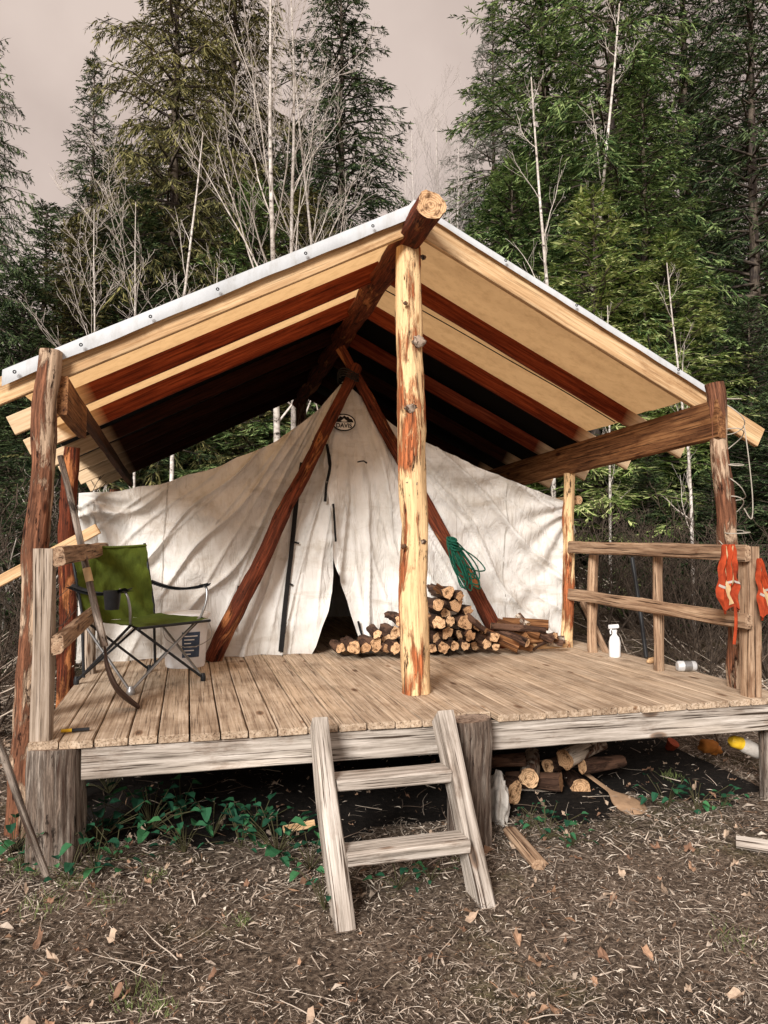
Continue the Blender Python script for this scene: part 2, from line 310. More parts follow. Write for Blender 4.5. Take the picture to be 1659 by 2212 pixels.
def litter():
    b=MB(); R=np.random.RandomState(3); n=152000
    MI=R.choice(6,size=n,p=[.17,.17,.23,.23,.14,.06]); U=R.rand(n,8); G=R.randn(n,3)
    for i in range(n):
        far=i>128000; u=U[i]; g=G[i]
        y=1.75+5.2*u[0]**1.6 if not far else 5+9*u[0]; x=-.28*y-.8+u[1]*(1.28*y+1.6)
        if shademask(x,y) and (u[7]<.95): continue
        if nz(x*1.7,y*1.7,31)+.5*nz(x*5,y*5,33)<-.22 and u[7]<.5: continue
        z=ground(x,y)+.003+.016*u[2]; sm=.44 if y<3.2 else (.66 if y<5 else 1.3)
        L=(.010+.060*u[3]**2.5)*sm; wd=(.0016+.0034*u[4]**2)*sm
        if u[5]>.99: wd=L*.32
        a=u[6]*6.283; tl=g[0]*.4; ca,sa=math.cos(a),math.sin(a)
        dx,dy,dz=ca*L,sa*L,tl*.5*L; sx,sy,sz=-sa*wd,ca*wd,g[1]*.5*wd; q=.2*g[2]; kx,ky=-sa*L*q,ca*L*q
        b.add([(x-dx-sx*.7,y-dy-sy*.7,z-dz),(x-dx+sx*.6,y-dy+sy*.6,z-dz),(x+sx+kx,y+sy+ky,z+sz+wd),(x+dx+sx*.5,y+dy+sy*.5,z+dz),(x+dx-sx*.6,y+dy-sy*.6,z+dz),(x-sx+kx,y-sy+ky,z-sz+wd)],[(0,1,2,5),(5,2,3,4)],[(x,y,z)]*6,int(MI[i]),False)
    ms=[plain('litter_tone',c,.9,0,.3,9) for c in ((.045,.034,.027),(.15,.115,.09),(.30,.24,.19),(.48,.40,.325),(.68,.60,.505),(.25,.15,.092))]
    tag(b.build('wood_chip_litter',ms,local=True),'loose wood chips and straw strewn over the bare ground','litter',kind='stuff')
    b=MB()
    for i in range(700):
        y=1.9+5*R.rand()**1.3; x=-.28*y-.6+R.rand()*(1.28*y+1.2); z=ground(x,y)+.014; a0=R.rand()*6.28; r=.008+.02*R.rand()**2
        vs=[V((x,y,z+.3*r))]; tx,ty=R.randn()*.6,R.randn()*.6; el=.45+.4*R.rand()
        for q in range(11):
            a=q/11*6.283; rr=r*(.6+.8*R.rand()); ux,uy=math.cos(a)*rr,math.sin(a)*rr*el; dx=ux*math.cos(a0)-uy*math.sin(a0); dy=ux*math.sin(a0)+uy*math.cos(a0)
            vs.append(V((x+dx,y+dy,z+dx*tx+dy*ty+1.0*rr*R.rand())))
        b.add(vs,[(0,1+q,1+(q+1)%11) for q in range(11)],None,int(R.choice(4)),False)
    ms=[plain('dead_leaf',c,.85,0,.35,40) for c in ((.36,.22,.14),(.45,.34,.25),(.22,.125,.08),(.40,.29,.21))]
    tag(b.build('dead_leaves',ms,local=True),'dry crumpled brown leaves scattered on the bare ground','leaves',kind='stuff')
    b=MB()
    def tw(x,y,L,r,up=.05):
        a=R.rand()*6.28; pts=[]; q=V((x,y,ground(x,y)+r+.006)); d=V((math.cos(a),math.sin(a),0)); z0=R.rand()*up
        for k in range(6): pts.append(q+V((0,0,z0*k/5))); d=(d+V((R.randn()*.18,R.randn()*.18,0))).normalized(); q=q+d*L/5; q.z=ground(q.x,q.y)+r+.006
        b.tube(pts,[r*(1-.12*k) for k in range(6)],5,int(R.choice(2)),True)
    for i in range(480):
        y=2+6*R.rand()**1.4; tw(-.28*y-.6+R.rand()*(1.28*y+1.2),y,.06+.2*R.rand(),.0012+.0019*R.rand())
    for i in range(420): tw(-1.2-2.4*R.rand(),4.4+6*R.rand(),.4+.9*R.rand(),.004+.006*R.rand(),.7)
    for i in range(420): tw(3.6+5*R.rand(),4+9*R.rand(),.3+.9*R.rand(),.004+.006*R.rand(),.5)
    tag(b.build('fallen_twigs',[plain('twig_pale',(.52,.44,.36),.9),plain('twig_dark',(.15,.108,.08),.9)],local=True),'thin dead twigs and brush lying around the platform','twigs',kind='stuff')
    b=MB()
    for (a,c,s) in ((1590,2040,1.),(290,2190,1.),(330,2205,.8),(60,1930,1.2),(1450,1690,1.),(520,2000,.6),(1010,1870,.8),(150,1960,1.),(230,1990,.8),(90,2010,1.),(330,1930,.8)):
        p=PZ(a,c,-.02)
        for k in range(60):
            x=p.x+R.randn()*.045*s; y=p.y+R.randn()*.045*s; z=ground(x,y); h=(.015+.03*R.rand())*s; lx,ly=R.randn()*.02,R.randn()*.02
            b.add([(x-.0015,y,z),(x+.0015,y,z),(x+lx,y+ly,z+h)],[(0,1,2)],None,0,False)
    tag(b.build('grass',[plain('grass_blade',(.16,.20,.07),.8)],local=True),'sparse short grass sprouting through the litter','grass',kind='stuff')
litter()
# ------------------------------------------------------------------ deck
FY=3.60
dk=thing('timber_platform',(1.2,FY,0),'raised weathered plank platform on log stumps carrying the tent','platform')
XL,XR=-.655,3.27; sx1=1.338
b=MB(); x=XL
while x<XR-.05:
    wd=rnd.uniform(.118,.148); wd=min(wd,XR-x)
    y0=FY-.035+rnd.uniform(-.008,.007)
    if abs(x+wd/2-sx1)<.115: y0=FY+.045
    b.board((x+wd/2,y0,DK-.017+rnd.uniform(-.002,.002)),(x+wd/2,8.9,DK-.017+rnd.uniform(-.002,.002)),wd-rnd.uniform(.004,.009),.034,mi=0,segs=24,warp=.0012,c=.004); x+=wd
b.build('floor',M['deck'],dk)
for x0,x1 in ((-.44,sx1-.09),(sx1+.09,XR)):
    b=MB(); b.board((x0,FY,.503),(x1,FY,.503),.04,.14,mi=0,segs=14,warp=.004); b.build('front_beam',M['grey'],dk)
for xx in (-.60,3.22):
    b=MB(); b.board((xx,FY+.06,.503),(xx,8.85,.503),.04,.138,segs=8); b.build('side_beam',M['grey'],dk)
for (xx,yy,r,z) in ((-.556,FY+.045,.118,.574),(sx1,FY-.06,.102,.606),(3.22,FY+.12,.05,.57),(-.5,6.2,.1,.56),(1.3,6.2,.1,.56),(2.9,6.2,.1,.56)):
    b=MB(); b.log((xx,yy,ground(xx,yy)-.1),(xx+.005,yy,z),r*1.04,r,n=48,segs=16,wob=.12,bend=.006,wf=3); b.build('support_stump',[M['stump'],M['greyend']],dk)
# steps
st=thing('wooden_steps',(.88,3.2,0),'short grey two tread wooden steps leaning against the front of the platform','steps')
for (xx,yb) in ((.592,2.93),(1.188,2.97)):
    b=MB(); b.board((xx,yb,-.04),(xx-.004,FY-.10,.635),.072,.125,up=(0,-1,1),segs=12,warp=.009,c=.007); b.build('stringer',M['grey'],st)
for (yy,zz) in ((3.34,.415),(3.11,.19)):
    b=MB(); b.board((.631,yy,zz),(1.149,yy-.005,zz+.008),.15,.048,segs=10,warp=.009,c=.008); b.build('tread',M['grey'],st)
# ------------------------------------------------------------------ shelter
XC=1.22
def rz(x,y): return 3.36-.505*abs(x-XC)-.032*(y-4.05)
sh=thing('pole_shelter',(XC,4.1,0),'open pole shelter with tarp covered gable roof standing over the tent','shelter')
b=MB(); p=PZ(899,1497,DK); b.log((p.x,p.y,DK),(XC+.005,p.y+.02,3.165),.084,.073,n=24,segs=48,wob=.15,bend=.008)
for (a,c,s) in ((905,738,1.1),(888,882,.9),(893,1045,1.0),(872,1180,.5),(914,1170,.5),(914,556,.5),(876,655,.4)):
    q=PY(a,c,p.y-.069); b.lump(q,.034*s,.008,.026*s,2,.7,18)
b.build('centre_post',[M['peel'],M['end'],M['scab']],sh)
b=MB(); b.log((XC,3.76,3.232),(XC,8.7,3.05),.078,.07,n=20,segs=60,wob=.22,bend=.012); b.build('ridge_log',[M['bark'],M['end']],sh)
def post(p0,p1,r0,r1,mt='peelgrey',nm_='post'):
    b=MB(); b.log(p0,p1,r0,r1,n=20,segs=46,wob=.26,bend=.015); return b.build(nm_,[M[mt],M['end']],sh)
post((-.78,4.0,-.1),PY(109,757,4.0),.066,.052)
post((3.16,3.87,.56),PY(1541,828,3.87),.060,.05)
pq=PY(1223,1385,5.66)
post((-.79,5.5,-.1),(-.76,5.5,2.1),.055,.05,'bark'); post((pq.x,5.66,DK),(3.02,5.66,rz(3.02,5.66)-.38),.048,.044,'peel')
post((-.74,8.4,-.1),(-.74,8.4,2.0),.055,.05); post((3.12,8.4,.55),(3.12,8.4,2.0),.055,.05); post((XC,8.5,DK),(XC,8.5,3.0),.07,.06)
for xx,y0,y1,hh,ww in ((-.605,4.02,4.75,.19,.05),(-.605,4.76,8.7,.08,.05),(3.02,3.82,8.7,.23,.06)):
    dz=.155+hh/2
    b=MB(); b.board((xx,y0,rz(xx,y0)-dz),(xx,y1,rz(xx,y1)-dz),ww,hh,mi=0,segs=14,warp=.004,c=.006); b.build('eave_beam',M['beam'] if hh>.1 else M['plate'],sh)
ys=[4.075,4.82,5.52,6.24,6.94,7.66,8.4]
for i,y in enumerate(ys):
    for s,xe in ((-1,-1.03-.05*rnd.random()),(1,3.5+.04*rnd.random())):
        b=MB(); n=V((s*.505,0,1)).normalized(); x0=XC+s*.035; dp=.125 if i==0 else .112
        p0=V((x0,y,rz(x0,y)))-n*(.014+dp/2); p1=V((xe,y,rz(xe,y)))-n*(.014+dp/2)
        b.board(p0,p1,.036,dp,up=n,segs=12,warp=.003,off=0); b.build('rafter',M['light'] if i==0 else M['red' if i<(3 if s<0 else 4) else 'redshade'],sh)
def tarp(y0,y1,xl,xr,mt,nm_,flap,lift=0):
    b=MB()
    def f(u,v):
        x=xl+(xr-xl)*u; y=y0+(y1-y0)*v
        k=math.sin(math.pi*min(1,max(0,((y-4.1)%.72)/.72)))
        return (x,y,rz(x,y)+lift-.014*k+(.004*nz(x*2,y*2)+.007*nz(x*4,y*11))*(1 if v>0 else .3)*(.3+k)+(.02 if abs(x-XC)<.03 else 0))
    b.grid(f,130,34)
    if flap:
        def g(u,v):
            p=f(u,0); x=p[0]; h=.078 if x<XC else .045
            return (x,y0-.004-.010*math.sin(v*2.2)-.005*nz(x*9,v)*v,p[2]+.004-h*v*(1+.1*nz(x*4,3)))
        b.grid(g,140,5,1)
    return b.build(nm_,[M[mt],M['tarpedge']],sh)
tp=tarp(4.035,5.74,-.88,3.12,'tarp','tarp',True,.004)
for px,py in ((32,800),(175,760),(325,690),(470,627),(660,548),(805,482),(1092,595),(1245,690),(1465,827)):
    d=ray(px,py); c=CAM+d*(4.0/d.y); b=MB()
    zt=rz(c.x,4.03); c.z=zt-(.042 if c.x<XC else .026)
    b.tube([c+V((.0065*math.cos(a),-.006,.0065*math.sin(a))) for a in np.linspace(0,6.283,13)],.003,6,0,False); b.build('grommet',M['black'],tp)
tarp(5.66,8.75,-.95,3.4,'blacktarp','back_tarp',False,.02)
b=MB(); b.tube(curve([(XC+.1,5.12,rz(XC+.1,5.12)-.05),(1.75,5.06,rz(1.75,5.06)-.06),(2.2,5.02,rz(2.2,5)-.07),(2.6,4.93,rz(2.6,5)-.10),(2.98,4.9,rz(2.98,4.9)-.12)],8),.004,5); b.build('cord',M['blackcord'],sh)
def railing(xx,label,posts,y1,side,rails=(1.405,1.03)):
    r=thing('railing',(xx,posts[0][0],DK),label,'railing')
    for (y,z1,rr,sq) in posts:
        b=MB()
        if sq: b.board((xx,y,.59),(xx,y,z1),.085,.085,up=(0,1,0),segs=10,warp=.009,c=.01)
        else: b.log((xx,y,.57),(xx+.01,y,z1),rr,rr*.9,n=12,segs=12,wob=.22)
        b.build('post',[M['rail'],M['end']] if side>0 else [M['railgrey'],M['end']],r)
    for z in rails:
        b=MB(); b.board((xx-side*.066,posts[0][0]-.07,z),(xx-side*.06,y1,z+.012),.045,.085,segs=14,warp=.012,c=.01); b.build('rail',M['rail'],r)
    return r
railing(-.605,'weathered side railing at the left edge of the platform behind the green chair',[(3.62,1.44,.05,1),(5.3,1.42,.04,0)],5.55,-1)
railing(3.045,'two rail wooden railing along the right side of the platform with orange vests',[(3.64,1.44,.05,1),(4.5,1.45,.035,0),(5.35,1.36,.04,0)],5.60,1)
b=MB(); b.board(PY(-150,1335,4.7),PY(212,1142,4.6),.03,.06,up=(0,0,1)); tag(b.build('loose_board',M['light']),'pale narrow board slanting up behind the left front post','board')
b=MB(); b.tube([PY(1365,1205,5.2),PY(1380,1300,5.1),PY(1396,1420,5.0)],.016,8); tag(b.build('metal_bar',M['black']),'thin black bar leaning upright against the right railing','bar')
b=MB(); b.board(PY(1258,1300,5.75),PY(1312,1415,5.3),.03,.05,up=(0,-1,0)); tag(b.build('wooden_stake',M['rail']),'short wooden stake leaning beside the right rear corner of the tent','stake')
b=MB(); pts=[]
for i in range(130):
    t=i/129; z=2.32-.95*t+.05*math.sin(t*30); rr=.066+.01*nz(t*20,1); a=t*44
    if .55<t<.62 or .78<t<.83: rr+=.05*math.sin((t-.55)*40)**2
    pts.append((3.115+.02*(1-t)+rr*math.cos(a),3.87+rr*math.sin(a),z))
b.tube(pts,.0035,5); b.tube(curve([(3.16,3.8,2.15),(3.18,3.79,1.95),(3.21,3.8,1.72),(3.2,3.8,1.6),(3.15,3.8,1.66)],8),.0035,5)
tag(b.build('wound_cord',M['cord']),'thin pale cord wound around the right front log post','cord')
# ------------------------------------------------------------------ tent
TY=5.85
tn=thing('canvas_tent',(1.2,TY,DK),'off white canvas wall tent with its front flaps parted at the bottom','tent')
lp=[PY(a,c,TY) for a,c in ((172,1066),(250,1060),(345,1043),(480,1002),(600,950),(690,882),(742,822))]
rp=[PY(a,c,TY) for a,c in ((742,822),(790,866),(860,924),(920,958),(1050,1018),(1150,1060),(1236,1090))]
prof=[(p.x,p.z) for p in lp]+[(p.x,p.z) for p in rp[1:]]
pxs=[p[0] for p in prof]; pzs=[p[1] for p in prof]
def ztop(x): return float(np.interp(x,pxs,pzs))
apx,apz=lp[-1].x,lp[-1].z; xl,xr=pxs[0],pxs[-1]
def ridge(v): return 1-abs(v)*2
def tY(x,z):
    ph=math.atan2(x-apx,apz-z+.12); r=math.hypot(x-apx,apz-z); q=min(1,r/1.1)
    w1=math.sin(ph*12+2.4*nz(x*1.2,z*.8,3)); w2=math.sin(ph*27+1+1.8*nz(x*2,z*1.5,8)); w3=abs(math.sin(ph*19+2.5*nz(x*1.6,z*.7,11))); w4=abs(math.sin(ph*34+2*nz(x*1.3,z*.9,15)))
    y=TY+.030*q*(w1-.35*w1*w1)+.016*min(1,r)*w2-.05*q*(1-w3)**5-.022*min(1,r*1.5)*(1-w4)**5
    y+=.04*nz(x*1.1,z*1.1,1)*q+.011*nz(x*5,z*2.5,2)*min(1,r*2)+.005*nz(x*11,z*6,4)+.003*nz(x*25,z*14,7)
    y-=.010*max(0,ridge(nz(x*2.2+.8*z,z*2.6-.5*x,21))-.6)*2*min(1,r*2)
    for cx,cz in ((xl,pzs[0]),(xr,pzs[-1])):
        d=math.hypot(x-cx,z-cz); an=math.atan2(z-cz,abs(x-cx)+.02); y+=.028*math.sin(an*15)*math.exp(-d/.8)*min(1,d*5)
    sag=z-.25*abs(x-(xl+apx)/2) if x<apx else z-.25*abs(x-(xr+apx)/2)
    y+=.016*math.sin(sag*24+5*nz(x*1.6,z*1.6,6))*max(0,nz(x*1.3,z*1.3,9)+.3)*min(1,r)
    if z<DK+.35: y+=.03*(1-(z-DK)/.35)*math.sin(x*17+3*nz(x*3,0))
    return y
dl=[PY(a,c,TY) for a,c in ((670,1412),(692,1345),(705,1312),(716,1270),(720,1225),(716,1080),(706,990),(703,955),(742,822))]
dr=[PY(a,c,TY) for a,c in ((780,1400),(762,1345),(750,1305),(735,1255),(723,1200),(713,1080),(704,990),(701,955),(742,822))]
def edge(L,z):
    zs=[p.z for p in L]; xs=[p.x for p in L]; return float(np.interp(z,zs,xs))
def panel(side):
    b=MB()
    def f(u,v):
        u2=u**.9; zz=DK+(apz-DK)*v
        xd=edge(dl if side<0 else dr,zz)
        if side>0: xd-=.02*max(0,min(1,(zz-1.05)*3))*min(1,(1-v)*4)
        x=(xl+(xd-xl)*u2) if side<0 else (xd+(xr-xd)*u2)
        zt=ztop(x)-.012*abs(math.sin(x*9))*min(1,abs(x-apx)*3)*min(1,(x-xl)*3)*min(1,(xr-x)*3); z=DK+(zt-DK)*v
        y=tY(x,z); dd=abs(x-xd)
        if side>0: y-=.07*math.exp(-dd/.09)*min(1,(1-v)*5)
        else: y-=.02*math.exp(-dd/.06)*min(1,(1-v)*5)
        return (x,y,z)
    b.grid(f,160,120); return b.build('front_wall' if side<0 else 'front_flap',M['canvas'],tn)
fl=panel(-1); fr=panel(1)
b=MB(); YB=8.5
def tr(s):
    def f(u,v):
        x=apx+(xl-apx if s<0 else xr-apx)*u; y=TY+.06+(YB-TY)*v; return (x,y,ztop(x)-.03-.03*math.sin(math.pi*v)*u)
    b.grid(f,24,10)
    xe=xl if s<0 else xr; ze=pzs[0] if s<0 else pzs[-1]
    b.grid(lambda u,v:(xe+.02*nz(u*8,v*3),TY+.01+(YB-TY)*u,DK+(ze-DK)*v),20,8)
tr(-1);tr(1); b.grid(lambda u,v:(xl+(xr-xl)*u,YB,DK+(ztop(xl+(xr-xl)*u)-DK)*v),24,6)
b.build('roof_and_side_walls',M['canvas'],tn)
def strip(pts,wpx,name,par,mt='strap',off=.03):
    b=MB(); P=[]
    for a,c in pts: q=PY(a,c,TY); P.append(V((q.x,0,q.z)))
    P=curve(P,12); vs=[]
    for i,p in enumerate(P):
        t=(P[min(i+1,len(P)-1)]-P[max(i-1,0)]).normalized(); s=V((t.z,0,-t.x))*wpx*5.9/1650/2
        for q in (p-s,p+s): vs.append((q.x,tY(q.x,q.z)-off,q.z))
    b.add(vs,[(2*i,2*i+1,2*i+3,2*i+2) for i in range(len(P)-1)]); b.build(name,M[mt],par)
strip([(652,1000),(640,1075),(628,1200),(615,1310),(604,1405)],10,'zip_strip',fl)
strip([(672,957),(700,958)],7,'zip_strip',fl,off=.04)
strip([(702,962),(707,1010),(700,1050),(697,1085)],6,'zip_strip',fl,off=.08)
strip([(712,1090),(716,1130),(720,1170)],5,'zip_strip',fl,off=.09)
strip([(650,1000),(660,1020)],4,'tie',fl);strip([(632,1170),(646,1174)],4,'tie',fl);strip([(618,1258),(632,1264)],4,'tie',fl)
strip([(515,1265),(506,1360)],5,'tie',fl)
strip([(770,1340),(782,1385)],5,'tie',fr,off=.075); strip([(768,1000),(780,998),(788,1003)],3,'tie',fr,off=.06)
M['seam']=plain('canvas_seam',(.45,.42,.38),.95)
for pts,par in (([(363,1044),(352,1200),(347,1410)],fl),([(1092,1045),(1091,1200),(1088,1390)],fr),([(205,1085),(207,1250),(210,1420)],fl)): strip(pts,2.4,'seam',par,'seam',.005)
# emblem
ec=PY(742,913,TY-.08); ey=min(tY(ec.x+dx,ec.z+dz) for dx in (-.08,0,.08) for dz in (-.06,0,.06))-.065
def ell(rx,rz_,y,n=40):
    b=MB(); b.add([(ec.x,y,ec.z)]+[(ec.x+rx*math.cos(t),y,ec.z+rz_*math.sin(t)) for t in np.linspace(0,6.283,n,endpoint=False)],[(0,1+i,1+(i+1)%n) for i in range(n)],None,0,False); return b
em=ell(.094,.068,ey).build('emblem',M['strap'],tn)
M['emblemwhite']=plain('emblem_white',(.75,.73,.69),.8,0,.05)
ell(.084,.058,ey-.002).build('emblem_field',M['emblemwhite'],em)
b=MB(); pts=[(-.074,.004),(-.070,.022),(-.055,.034),(-.045,.028),(-.03,.048),(-.012,.040),(.003,.054),(.02,.042),(.034,.046),(.046,.030),(.062,.028),(.074,.010),(.076,.002),(.02,.0),(-.064,.001)]
b.add([(ec.x+a,ey-.004,ec.z+c) for a,c in pts],[tuple(range(len(pts)))],None,0,False); b.build('emblem_hills',M['strap'],em)
b=MB(); pts=[(-.026,.010),(.0,.030),(.028,.010),(.014,.005),(-.014,.005)]
b.add([(ec.x+a,ey-.006,ec.z+c) for a,c in pts],[tuple(range(len(pts)))],None,0,False); b.build('emblem_tent_mark',M['emblemwhite'],em)
cu=bpy.data.curves.new('lettering','FONT'); cu.body='DAVIS'; cu.align_x='CENTER'; cu.size=.047; cu.offset=.0012; to=bpy.data.objects.new('t',cu); COL.objects.link(to)
bpy.context.view_layer.update(); me=bpy.data.meshes.new_from_object(to.evaluated_get(bpy.context.evaluated_depsgraph_get())); bpy.data.objects.remove(to)
b=MB(); b.add([(ec.x+p.co.x*.98,ey-.006,ec.z-.040+p.co.y) for p in me.vertices],[tuple(f.vertices) for f in me.polygons],None,0,False); b.build('lettering',M['strap'],em)
af=thing('crossed_logs',(1.2,5.6,DK),'crossed red bark logs standing in an A shape in front of the tent','logs')
b=MB(); b.log(PZ(455,1428,DK),PY(772,790,5.74),.062,.042,n=18,segs=46,wob=.26,bend=.008); b.build('log_leg',[M['bark'],M['end']],af)
b=MB(); b.log(PZ(1092,1398,DK),PY(735,752,5.84),.058,.042,n=18,segs=46,wob=.26,bend=.008); b.build('log_leg',[M['bark'],M['end']],af)
b=MB(); c0=PY(752,815,5.74)
for k in range(4): b.tube([c0+V((.08*math.cos(a),.085*math.sin(a)*1.0,.018*k-.02+.02*math.sin(a*2))) for a in np.linspace(0,6.283,18)],.006,5,0,False)
b.build('lashing',M['blackcord'],af)
b=MB(); e=PY(1250,1080,5.75); b.log(e,(e.x-.15,8.4,e.z),.036,.034,n=12,segs=6); tag(b.build('eave_pole',[M['peel'],M['end']]),'round log pole end poking out at the right upper corner of the tent','pole')
# ------------------------------------------------------------------ firewood
ends=[(738,1400,9),(764,1398,15),(790,1398,12),(813,1393,13),(835,1384,12),(834,1402,9),(854,1369,14),(856,1400,14),(864,1338,12),(814,1370,10),
(880,1398,13),(905,1397,13),(885,1368,13),(912,1365,13),(900,1338,12),(920,1335,11),
(945,1304,14),(970,1283,13),(992,1287,12),(962,1324,11),(986,1310,13),(1011,1318,12),(945,1344,16),(975,1340,11),(1004,1345,16),(968,1366,13),(991,1371,11),(943,1376,13),(1015,1371,12),(1033,1350,13),(936,1401,11),(959,1397,13),(983,1395,11),(1006,1397,11),(1028,1394,13),(1050,1391,11),(1047,1370,11),(1066,1378,12),(1072,1398,9),(950,1276,11)]
for (a,c,r) in ends:
    y=5.44+rnd.uniform(-.11,.09); p=PY(a+rnd.uniform(-2,2),c+rnd.uniform(-2,2),y); rr=r*5.6/1650*rnd.uniform(.82,1.12); b=MB(); p.z=max(p.z,DK+rr)
    b.log(p,(p.x+rnd.uniform(-.06,.06),y+.3,p.z+rnd.uniform(-.01,.01)),rr,rr*rnd.uniform(.8,1),n=14,segs=4,wob=.5,bend=.006)
    lab='sawn firewood log in the stack to the right of the centre post' if a>925 else ('sawn firewood log in the low stack to the left of the centre post' if a<870 else 'sawn firewood log in the stack behind the centre post')
    tag(b.build('firewood_log',[M['fire'],M['end']]),lab,'log',lab.replace('sawn firewood log','sawn logs'))
for i,(a0,c0,a1,c1) in enumerate(((1060,1352,1180,1362),(1075,1340,1165,1372),(1090,1372,1215,1392),(1055,1380,1150,1398),(1110,1345,1195,1385),(1040,1365,1120,1400),(1130,1368,1175,1352),(1100,1395,1225,1388),(1070,1362,1140,1390),(1120,1382,1205,1376),(1120,1330,1140,1350),(940,1266,975,1290),(1010,1330,1050,1362),(1085,1345,1185,1350),(1140,1390,1220,1380),(1090,1358,1160,1378),(1150,1398,1200,1372),(1105,1400,1140,1370))):
    b=MB(); p0=PY(a0,c0,5.42+.03*(i%3)); p1=PY(a1,c1,5.28+.04*(i%4))
    if i%2==0: b.log(p0,p1,.027+.006*(i%3),.022+.004*(i%3),n=10,segs=5,wob=.5,bend=.012)
    else: b.board(p0,p1,.04,.05+.012*(i%2),segs=7,warp=.034,c=.015)
    tag(b.build('split_stick',[M['light'] if i==7 else (M['birchfire'] if i%4==2 else (M['beam'] if i%2 else M['fire'])),M['end']]),'split kindling stick in the loose heap right of the stacked logs','stick','kindling sticks heaped beside the firewood')
# green rope
b=MB(); top=PY(972,1158,5.42)
for k in range(11):
    bt=PY(1000+k*4.2+rnd.uniform(-4,4),1258+rnd.uniform(-26,22),5.42+.008*k); t0=top+V((rnd.uniform(-.02,.02),0,rnd.uniform(-.06,.02))); wd=.022+.004*k+rnd.uniform(-.006,.008); cpt=(t0+bt)/2; up=(t0-bt)/2; sdv=V((wd,.01*(k-4),wd*.35)); ph=rnd.uniform(0,6)
    b.tube([cpt+up*math.cos(a)+sdv*math.sin(a)*(.8-.35*math.cos(a))+V((.006*math.sin(a*3+ph),0,.004*math.cos(a*4+ph))) for a in np.linspace(0,6.283,30)],.0056,6,0,False)
for k in range(7): q=top.lerp(PY(1002,1235,5.42),.08+.045*k); b.tube([q+V((.034*math.cos(a),.03*math.sin(a)-.005,.014*math.sin(a+k))) for a in np.linspace(0,6.283,14)],.0056,6,0,False)
tag(b.build('rope_coil',M['rope']),'coiled green rope hanging from the right slanting log','rope')
# ------------------------------------------------------------------ camp chair
ch=thing('camp_chair',(-.27,4.89,DK),'green folding camp chair with dark tubular frame on the left of the platform','chair',local=True,rz=R_(40)); ch.scale=(.97,.97,.97)
b=MB(); b.grid(lambda u,v:((u-.5)*.56,.21-.54*v,.40-.035*math.sin(math.pi*u)*math.sin(math.pi*(.15+.75*v))-.03*max(0,v-.85)*6*max(0,v-.85)+.008*nz(u*6,v*6)),22,22); b.build('seat',M['green'],ch)
b=MB(); b.grid(lambda u,v:((u-.5)*(.53+.03*v),.20+.13*v+.04*math.sin(math.pi*u)*math.sin(math.pi*(.1+.75*v))+.016*nz(u*5,v*5,3)+.009*math.sin(u*20+v*9)*(1-v)+.008*nz(u*14,v*10),.385+.47*v-.012*math.sin(math.pi*u)*v),30,30); bk=b.build('backrest',M['green'],ch)
b=MB(); b.grid(lambda u,v:((u-.5)*.565,.335-.012*math.sin(v*3.1)+.042*math.sin(math.pi*u)*.4,.845+.02*v-.012*math.sin(math.pi*u)),20,3); b.build('top_hem',M['green'],bk)
def bar(p,q,r=.0085,n=8):
    b=MB(); b.tube([p,q],r,n); return b
S=.27
for s in (-1,1):
    bar((s*S,-S,.02),(-s*.255,-.25,.40)).build('leg',M['steel'] if s<0 else M['black'],ch)
    bar((s*S,S,.02),(-s*.255,.22,.40)).build('leg',M['black'],ch)
    bar((s*S,-S,.02),(s*.265,.22,.39)).build('leg',M['steel'],ch)
    bar((s*S,S,.02),(s*.265,-.26,.40)).build('leg',M['black'],ch)
    b=MB(); b.tube([(s*.265,.2,.05),(s*.268,.225,.45),(s*.278,.345,.87)],.009,8); b.build('back_post',M['black'],ch)
    b=MB(); b.tube(curve([(s*.262,-.25,.40),(s*.285,-.275,.5),(s*.30,-.26,.585),(s*.30,-.2,.605)],6),.008,8); b.build('arm_post',M['steel'],ch)
    b=MB(); ww=.06 if s<0 else .035; b.grid(lambda u,v,s=s:(s*.30+(u-.5)*ww,-.29+.6*v,.612-.04*math.sin(math.pi*v)+.008*math.cos(u*6.28)),8,14); b.grid(lambda u,v,s=s:(s*.30+(u-.5)*ww,-.29+.6*v,.602-.04*math.sin(math.pi*v)),4,14)
    b.build('armrest',M['black'],ch)
    for y in (-S,S):
        b=MB(); k=(s<0 and y<0); b.tube([(s*S,y,.0),(s*S,y,.012),(s*S,y,.03),(s*S,y,.05)],[.022,.026,.022,.012] if k else [.014,.017,.016,.011],10); b.build('foot',M['steel'] if k else M['black'],ch)
b=MB(); b.tube([(-.33,-.17,.60),(-.33,-.17,.55),(-.33,-.17,.49)],[.05,.046,.04],16,cap=True); b.build('cup_holder',M['black'],ch)
bar((-.27,-.33,.385),(.27,-.33,.385)).build('seat_rail',M['black'],ch)
